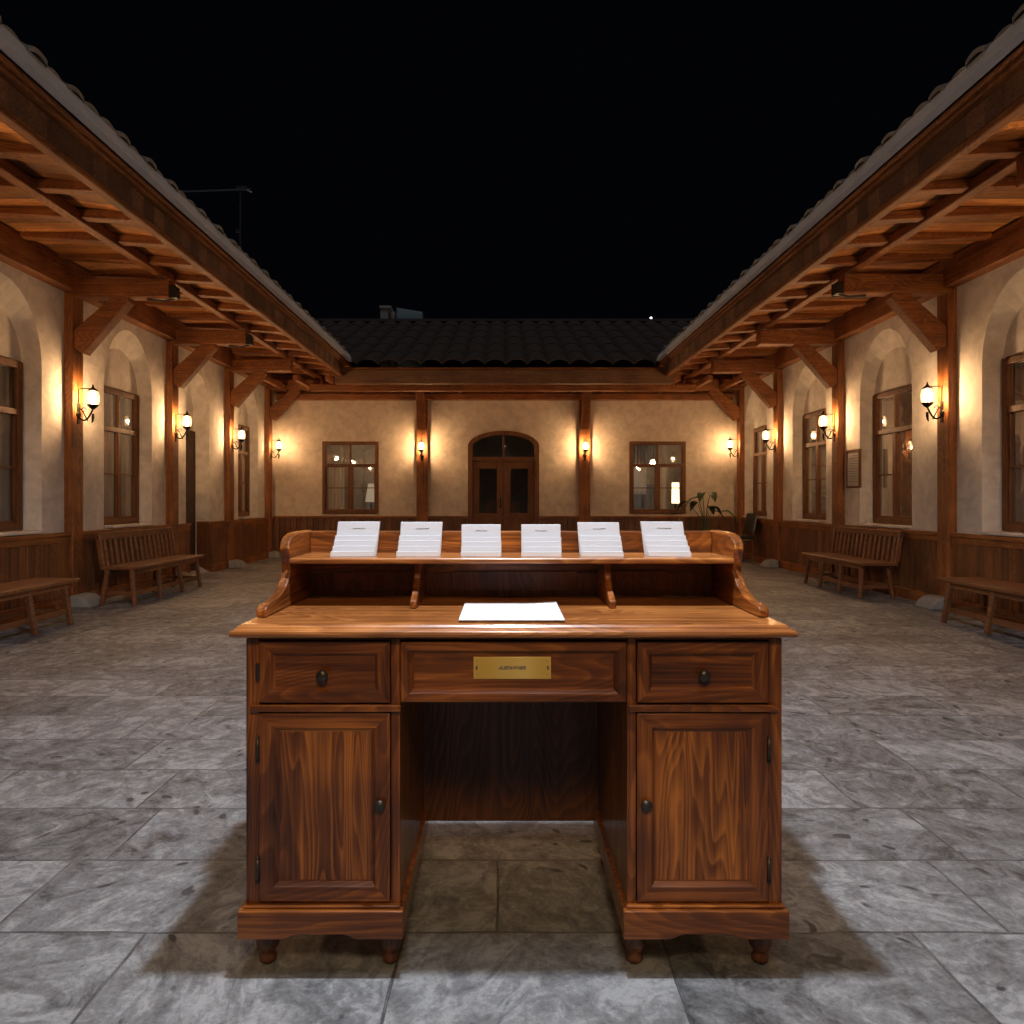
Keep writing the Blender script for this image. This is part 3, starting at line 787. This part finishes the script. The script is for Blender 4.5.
r = thing('potted_plant', (3.8,13.2,0), 'potted plant with a few broad dark leaves in the far right corner', 'potted plant')
m = MB(); m.lathe([(.001,0),(.12,0),(.16,.28),(.17,.3),(.15,.3),(.14,.26),(.001,.26)], (3.8,13.2,0), 20); build(m, 'pot', pot_m, r, smooth=False)
stems = []
for i in range(9):
    a = i*2.4; hgt = .75+.5*((i*7)%5)/5; dx = .13+.26*((i*3)%4)/4
    p = [(3.8+.03*math.cos(a),13.2+.03*math.sin(a),.26),(3.8+dx*.4*math.cos(a),13.2+dx*.4*math.sin(a),.26+hgt*.6),(3.8+dx*math.cos(a),13.2+dx*math.sin(a),.26+hgt*.85)]
    stems.append((a,p))
m = MB()
for a, p in stems: m.tube(p, [.012,.009,.005], 6)
build(m, 'stem', leaf_m, r)
for a, p in stems:
    m = MB(); b = Vector(p[2]); d = Vector((math.cos(a),math.sin(a),.45)); sd = Vector((-math.sin(a),math.cos(a),.1))
    L = .26; prev = None
    for k in range(9):
        t = k/8; c = b + d*L*t - Vector((0,0,.30*t*t)); wv = .075*math.sin(PI*min(1,t*1.02+.02))**.7
        row = [c-sd*wv+Vector((0,0,.02)), c, c+sd*wv+Vector((0,0,.02))]
        if prev:
            for j in range(2): m.poly([prev[j],prev[j+1],row[j+1],row[j]])
        prev = row
    build(m, 'leaf', leaf_m, r, smooth=True)

cx, cy = 4.22, 12.62
r = thing('chair', (cx,cy,0), 'black upholstered chair with steel tube frame near the far right corner', 'chair')
m = MB(); m.box(cx-.24,cx+.22,cy-.24,cy+.24,.43,.49); build(m, 'seat', black_m, r, .02)
m = MB(); m.beam((cx+.2,cy,.52),(cx+.27,cy,.88),.46,.05,(1,0,0)); build(m, 'backrest', black_m, r, .02)
for sy in (-1,1):
    m = MB(); m.tube([(cx-.21,cy+sy*.23,0),(cx-.21,cy+sy*.23,.415),(cx+.19,cy+sy*.23,.415),(cx+.19,cy+sy*.23,0)], .012, 8); m.tube([(cx+.19,cy+sy*.22,.4),(cx+.27,cy+sy*.22,.86)], .012, 8); build(m, 'frame', steel_m, r, smooth=True)

r = thing('antenna', (-4.5,12.0,4.35), 'thin roof antenna mast with a long horizontal arm above the left wing', 'antenna')
m = MB(); m.tube([(-4.5,12,4.3),(-4.5,12,6.42)], .018, 8); build(m, 'mast', steel_m, r)
m = MB(); m.tube([(-5.5,12,6.40),(-4.32,12,6.44)], .012, 6); build(m, 'arm', steel_m, r)
m = MB(); m.box(-4.56,-4.38,11.96,12.04,6.43,6.475); build(m, 'receiver', steel_m, r, .005)
m = MB(); m.box(-4.57,-4.515,11.98,12.02,5.7,5.74); m.tube([(-4.38,12,6.42),(-4.3,12,6.38)], .012, 6); build(m, 'clamp', steel_m, r)

s = F/17.5
r = thing('chimney', (PX(386,s),17.5,4.5), 'short pale square chimney behind the far roof ridge', 'chimney')
m = MB(); m.box(PX(381,s),PX(389,s),17.4,17.7,4.4,PZ(309.5,s)); build(m, 'stack', gutter_m, r, .01)
m = MB(); m.box(PX(380,s),PX(392,s),17.38,17.72,PZ(309.5,s)+.002,PZ(307,s)); m.box(PX(390,s),PX(395,s),17.45,17.65,4.4,PZ(312,s)); build(m, 'cap', gutter_m, r, .01)
r = thing('roof_cabinet', (PX(410,s),17.6,4.5), 'pale blue metal cabinet with sloping top behind the far roof', 'roof cabinet')
m = MB(); m.prism([(PX(398,s),4.4),(PX(423,s),4.4),(PX(423,s),PZ(313,s)),(PX(398,s),PZ(309,s))], 17.4, 18.2, 'y'); build(m, 'body', blue_cab, r, .01)
m = MB(); m.box(PX(397,s),PX(398,s)-.002,17.38,18.2,4.4,PZ(308.5,s)); build(m, 'edge_trim', white_cab, r)
s = F/30
r = thing('street_lamp', (PX(651,s),30,0), 'tiny distant white street lamp shining above the far roof', 'street lamp')
m = MB(); m.tube([(PX(651,s),30,0),(PX(651,s),30,PZ(319.5,s))], .04, 8); build(m, 'pole', iron_m, r)
m = MB(); m.lathe([(.001,-.05),(.04,-.03),(.05,0),(.04,.03),(.001,.05)], (PX(651,s),30,PZ(318,s)), 10); build(m, 'lamp_head', far_m, r)

# the lit lamp standing in the room behind the far right window
s = F/14.5; lx = PX(675.5,s)
r = thing('table_lamp', (lx,14.5,.6), 'lit table lamp glowing behind the far right window', 'table lamp')
m = MB(); m.lathe([(.08,1.05),(.075,1.48)], (lx,14.5,0), 16); build(m, 'lamp_shade', lampshade_m, r)
m = MB(); m.lathe([(.001,.79),(.07,.79),(.07,.82),(.02,.86),(.02,1.04),(.001,1.04)], (lx,14.5,0), 14); build(m, 'base', iron_m, r)
r = thing('side_table', (lx,14.5,0), 'small table carrying the lit lamp behind the far right window', 'table')
m = MB(); m.box(lx-.35,lx+.3,14.25,14.8,.755,.788); build(m, 'table_top', frame_z, r)
for a in (-.3,.25):
    for b in (14.3,14.75):
        m = MB(); m.box(lx+a-.02,lx+a+.02,b-.02,b+.02,.021,.754); build(m, 'leg', frame_z, r)
s = F/14.6; lx = PX(371,s)
r = thing('table_lamp', (lx,14.6,.6), 'dim lamp with a tall pale shade behind the far left window', 'table lamp')
m = MB(); m.lathe([(.12,1.08),(.06,1.46)], (lx,14.6,0), 16); build(m, 'lamp_shade', emit('dim_lampshade', (1,.7,.45), .35), r)
m = MB(); m.lathe([(.001,.021),(.12,.021),(.12,.05),(.02,.08),(.02,1.07),(.001,1.07)], (lx,14.6,0), 14); build(m, 'base', iron_m, r)

# ------------------------------------------------------------------ the desk
FY = 1.66; S = F/FY
dx = lambda px: (px-VX)/S
dz = lambda py: H-(py-VY)/S
CX = .024
desk = thing('writing_desk', (CX,1.9,0), 'large varnished wooden pedestal desk with a raised shelf in the courtyard middle', 'desk')
REAR = 2.19
TOP = .827
FRM = [(0,0),(.002,-.001),(.034,-.001),(.037,.003),(.043,.010),(.046,.0105)]
pr = {0:'left',1:'right'}
BOT = PZ(908, F/1.66)
for side in (0,1):
    if side == 0: xo, so, si, xi = dx(246), dx(259), dx(391), dx(400)
    else: xo, so, si, xi = dx(782), dx(768.6), dx(636), dx(627)
    lo, hi = min(xo,xi), max(xo,xi)
    # carcass: sides, back, bottom; the front is stiles and rails
    m = MB(); zt = dz(637.5)-.002
    m.box(min(xo,so),max(xo,so),FY,REAR,BOT,zt); m.box(min(si,xi),max(si,xi),FY,REAR,BOT,zt)
    a, b = min(so,si), max(so,si)
    m.box(a,b,REAR-.02,REAR-.001,BOT,zt); m.box(a,b,FY+.001,REAR-.02,BOT,dz(901.5)); m.box(a,b,FY+.002,FY+.03,dz(703.5),dz(712)); m.box(a,b,FY+.004,FY+.03,dz(640),zt)
    build(m, 'pedestal', desk_z, desk, .002)
    m = MB(); m.box(lo+.002 if side else lo+.012, hi-.012 if side else hi-.0+.003, FY-.012, FY-.001, dz(711), dz(704)); build(m, 'moulding', desk_x, desk, .0035, seg=3)
    # drawer
    m = MB(); m.panel(a+.002, b-.002, dz(702.5), dz(641), FY-.004, [(0,0),(.002,-.002),(.028,-.002),(.031,.002),(.036,.007),(.0365,.007)], .018)
    d = build(m, 'drawer', [desk_x, desk_z, desk_x], desk)
    kx = dx(323.5) if side == 0 else dx(703); kz = dz(674.5)
    def knob(par, x, z):
        k = MB(); k.lathe([(.006,-.002),(.0065,-.006),(.0045,-.010),(.010,-.012),(.0140,-.015),(.0140,-.018),(.010,-.022),(.001,-.024)], (x,FY+.002,z), 18, 'y'); build(k, 'knob', knob_m, par, smooth=True)
    knob(d, kx, kz)
    # door
    m = MB(); m.panel(a+.002, b-.002, dz(900.5), dz(713), FY-.004, FRM, .018)
    d2 = build(m, 'door', [desk_x, desk_z, desk_field], desk)
    knob(d2, dx(380.5) if side == 0 else dx(645.5), dz(803.5))
    hx = dx(258.5) if side == 0 else dx(768.0)
    for (z0, z1) in ((dz(760),dz(737)), (dz(880),dz(857))):
        k = MB(); k.tube([(hx,FY-.007,z0),(hx,FY-.007,z1)], .005, 10); k.lathe([(.001,-.003),(.006,0),(.001,.004)], (hx,FY-.007,z1), 8); k.lathe([(.001,-.004),(.006,0),(.001,.003)], (hx,FY-.007,z0), 8)
        build(k, 'hinge', knob_m, d2, smooth=True)
    if side == 0:
        k = MB(); k.tube([(hx,FY-.007,dz(679)),(hx,FY-.007,dz(663))], .005, 10); build(k, 'hinge', knob_m, d)
    # plinth with a shaped lower edge
    p0, p1 = (dx(240.5), dx(404)) if side == 0 else (dx(622.5), dx(786)); zb, ztp = dz(934), dz(906.5)
    L = p1-p0
    prof = [(p0,zb),(p0+.28*L,zb),(p0+.31*L,zb+.004),(p0+.34*L,zb+.010),(p0+.38*L,zb+.012),(p0+.5*L,zb+.011),(p0+.62*L,zb+.012),(p0+.66*L,zb+.010),(p0+.69*L,zb+.004),(p0+.72*L,zb),(p1,zb),(p1,ztp),(p0,ztp)]
    m = MB(); m.prism(prof, FY-.022, FY-.002, 'y')
    m.prism([(FY-.001,zb),(FY-.001,ztp),(REAR+.01,ztp),(REAR+.01,zb)], p0, p0+.018, 'x'); m.prism([(FY-.001,zb),(FY-.001,ztp),(REAR+.01,ztp),(REAR+.01,zb)], p1-.018, p1, 'x')
    m.box(p0+.018,p1-.018,REAR-.01,REAR+.01,zb,ztp)
    m.box(p0+.018,p1-.018,FY,REAR-.012,ztp-.02,ztp-.003)
    m.box(p0+.008,p1-.008,FY-.012,REAR+.004,ztp+.001,ztp+.0075)
    build(m, 'plinth', desk_x, desk, .0025)
    # turned feet
    for fx_ in (dx(262) if side == 0 else dx(638), dx(388) if side == 0 else dx(767)):
        for fy_ in (FY+.045, REAR-.04):
            m = MB(); m.lathe([(.001,0),(.014,.0),(.020,.006),(.0205,.014),(.015,.022),(.017,.028),(.025,.038),(.029,.050),(.026,.062),(.026,.099)], (fx_,fy_,0), 16); build(m, 'foot', knob_m if False else desk_dark, desk, smooth=True)
# middle drawer and kneehole
m = MB(); m.panel(dx(400)+.002, dx(627)-.002, dz(701.5), dz(641), FY-.006, [(0,0),(.003,-.003),(.020,-.003),(.030,.009),(.031,.009)], .02)
dr = build(m, 'drawer', [desk_x, desk_z, desk_x], desk)
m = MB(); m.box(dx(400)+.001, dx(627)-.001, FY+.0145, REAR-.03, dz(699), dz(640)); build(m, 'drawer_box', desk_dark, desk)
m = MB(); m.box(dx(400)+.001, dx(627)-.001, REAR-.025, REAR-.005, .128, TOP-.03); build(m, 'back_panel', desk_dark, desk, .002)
# brass plate
px0, px1, pz0, pz1 = dx(473.5), dx(551), dz(679), dz(657)
cxp, czp = (px0+px1)/2, (pz0+pz1)/2
yp = FY+.0005
m = MB(); m.box(px0, px1, yp-.0006, yp+.0024, pz0, pz1); pl = build(m, 'name_plate', brass_m, dr, .0008)
cu = bpy.data.curves.new('engraved_text', 'FONT'); cu.body = 'AUEBAWVI8IR'; cu.size = .0115; cu.extrude = .0002; cu.align_x = 'CENTER'; cu.align_y = 'CENTER'; cu.shear = .25; cu.space_character = 1.0; cu.offset = .0003
to = bpy.data.objects.new('engraved_text', cu); col.objects.link(to)
bpy.context.view_layer.update()
me = bpy.data.meshes.new_from_object(to.evaluated_get(bpy.context.evaluated_depsgraph_get()))
bpy.data.objects.remove(to)
me.transform(Matrix.Translation(Vector((cxp,yp-.0009,czp))-origin(pl)) @ Matrix.Rotation(PI/2,4,'X') @ Matrix.Diagonal((.88,1,1,1)).to_4x4())
me.materials.clear(); me.materials.append(ink_m); link('engraved_text', me, pl)
m = MB()
for sgn in (-1,1):
    bx_ = cxp+sgn*.083
    m.tube([(bx_-.001*sgn,yp-.0012,czp+.005),(bx_+.002*sgn,yp-.0012,czp+.003),(bx_,yp-.0012,czp),(bx_+.003*sgn,yp-.0012,czp-.001),(bx_+.001*sgn,yp-.0012,czp-.005)], [.0008,.0022,.0014,.0022,.0008], 6)
    for zz in (-.016,.016): m.lathe([(.0001,-.0004),(.0012,0),(.0001,.0004)], (bx_,yp-.0008,czp+zz), 8, 'y')
build(m, 'ornament', ink_m, pl)
# desk top with a moulded edge
def slab(m, x0, x1, y0, y1, prof):
    prev = None
    for (i, z) in prof:
        cur = [(x0-i,y0-i,z),(x1+i,y0-i,z),(x1+i,y1,z),(x0-i,y1,z)]
        if prev:
            for k in range(4): m.poly([prev[k],prev[(k+1)%4],cur[(k+1)%4],cur[k]])
        else: m.poly(cur)
        prev = cur
    m.poly(prev)
TX0, TX1 = CX-.662+.022, CX+.662-.022
m = MB(); slab(m, TX0, TX1, 1.652, 2.205, [(-.006,TOP-.030),(.012,TOP-.030),(.021,TOP-.026),(.0225,TOP-.020),(.021,TOP-.014),(.012,TOP-.009),(.009,TOP-.0085),(.009,TOP-.006),(.003,TOP-.001),(-.002,TOP)])
tt = build(m, 'desk_top', desk_top_m, desk, .001)
m = MB(); m.box(dx(249), dx(779), FY+.004, REAR, dz(640), TOP-.0305); build(m, 'top_rail', desk_x, desk)
# raised shelf unit
SX0, SX1 = CX-.638, CX+.638; TH = .026
prof = [(2.16,TOP+.001),(2.16,1.028),(2.04,1.028),(1.99,1.026),(1.955,1.018),(1.932,1.003),(1.925,.985),(1.933,.965),(1.943,.945),(1.942,.925),(1.93,.905),(1.905,.886),(1.87,.872),(1.83,.862),(1.79,.857),(1.762,.858),(1.748,.854),(1.741,.845),(1.741,TOP+.001)]
for x0 in (SX0, SX1-TH):
    m = MB(); m.prism(prof, x0, x0+TH, 'x'); build(m, 'scroll_side', desk_y, desk, .004, seg=3)
m = MB(); m.box(SX0+TH+.0005, SX1-TH-.0005, 1.92, 2.128, .945, .9605); build(m, 'shelf', desk_top_m, desk, .005, seg=3)
m = MB(); m.box(SX0+TH+.0005, SX1-TH-.0005, 2.13, 2.148, .9, 1.026); build(m, 'back_rail', desk_x, desk, .004)
m = MB(); m.box(SX0+TH+.001, SX1-TH-.001, 2.1285, 2.147, TOP+.001, .899)
m.box(SX0+TH+.13, SX0+TH+.33, 2.122, 2.1284, TOP+.02, .905); m.box(CX-.18, CX+.2, 2.122, 2.1284, TOP+.02, .905); m.box(SX1-.37, SX1-.16, 2.122, 2.1284, TOP+.02, .905)
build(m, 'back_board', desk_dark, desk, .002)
dprof = [(2.127,TOP+.001),(2.127,.944),(1.995,.944),(1.985,.925),(1.972,.90),(1.95,.878),(1.925,.862),(1.90,.853),(1.886,.848),(1.886,TOP+.001)]
for xd in (-.242, .296):
    m = MB(); m.prism(dprof, xd-.009, xd+.009, 'x'); build(m, 'divider', desk_y, desk, .003)

# ------------------------------------------------------------------ papers
lay = [('leftmost', 353, -.10), ('second', 418.5, -.05), ('third', 481, 0), ('fourth', 541.5, .0), ('fifth', 602, .06), ('rightmost', 668.5, .11)]
tiers = ['tallest white leaflet with a printed heading at the back of the %s leaflet stack', 'white leaflet second from the back in the %s leaflet stack on the shelf',
         'white leaflet in the middle of the %s leaflet stack on the shelf', 'white leaflet second from the front in the %s leaflet stack on the shelf',
         'short white leaflet at the very front of the %s leaflet stack']
hts = {353:.096, 418.5:.095, 481:.088, 541.5:.088, 602:.094, 668.5:.096}
for name, px, sk in lay:
    ssc = F/1.985; x = PX(px, ssc); ht = hts[px]; wd = .0565 if px in (481, 541.5) else .0595
    rz = -sk*.9 + random.uniform(-.02,.02)
    for k in range(5):
        hk = ht*[1.0,.60,.46,.30,.15][k]; th = [.022,.0045,.0045,.0045,.006][k]
        yb = [2.016,2.002,1.992,1.982,1.970][k]
        o = thing('leaflet', (x + random.uniform(-.0012,.0012) + .0*sk*(k), yb, .961), tiers[k] % name, 'leaflet', 'leaflets standing in six stacks on the desk shelf', rz)
        sh = MB(); lean = .14+sk*0
        # slab of folded paper standing on the shelf, leaning back and slightly sheared sideways
        dxs = -sk*.10*hk/ht; yb2 = lean*hk*.5
        n0 = 0
        for (zz, xs, ys) in ((0,0,0),(hk,dxs,yb2)):
            sh.v += [(-wd+xs,ys,zz),(wd+xs,ys,zz),(wd+xs,ys+th,zz),(-wd+xs,ys+th,zz)]
        sh.v = [(a+o.location.x, b+o.location.y, c+o.location.z) for a,b,c in sh.v]
        for q in ((0,3,2,1),(4,5,6,7),(0,1,5,4),(1,2,6,5),(2,3,7,6),(3,0,4,7)): sh.face(q)
        build(sh, 'sheet', paper_m, o, .0004)
        if k == 0:
            h_ = MB(); zc = hk*.80; 
            xx = -.016
            for j in range(7):
                w_ = random.uniform(.003,.006); zr = random.uniform(-.0008,.0008)
                yy = yb2*zc/hk-.0006
                h_.box(xx+dxs*.8, xx+w_+dxs*.8, yy, yy+.0006, zc+zr, zc+zr+random.uniform(.0008,.0018)); xx += w_+random.uniform(.0003,.001)
            h_.shift(o.location); build(h_, 'heading', ink_m, o)
o = thing('paper_sheet', (.01,1.82,TOP+.001), 'blank white paper lying on top of the pair in the desk top middle', 'paper', 'blank papers on the desk top')
def sheet(z, x0, x1, y0, y1, sk, name, par):
    m = MB(); q = [(x0,y0),(x1,y0),(x1-sk,y1),(x0+.0,y1)]
    n = 10; rows = []
    for j in range(n+1):
        rows.append([(x0+(x1-x0)*i/n, y0+(y1-y0)*j/n, z + .0035*max(0,(i/n-.75))*max(0,(j/n-.6))*12) for i in range(n+1)])
    for j in range(n):
        for i in range(n): m.poly([rows[j][i],rows[j][i+1],rows[j+1][i+1],rows[j+1][i]])
    for off in (-.0016,): 
        m.poly([rows[0][0],rows[0][n],(x1,y0,z+off),(x0,y0,z+off)]); m.poly([(x1,y0,z+off),rows[0][n],rows[n][n],(x1,y1,z+off)]); m.poly([(x0,y0,z+off),rows[0][0],rows[n][0],(x0,y1,z+off)])
    return build(m, name, paper_m, par)
sheet(TOP+.0064, -.106, .148, 1.674, 1.958, 0, 'sheet', o)
o = thing('paper_sheet', (.012,1.82,TOP+.001), 'blank white paper lying underneath the other on the desk top', 'paper', 'blank papers on the desk top')
sheet(TOP+.0030, -.100, .146, 1.680, 1.955, 0, 'sheet', o)
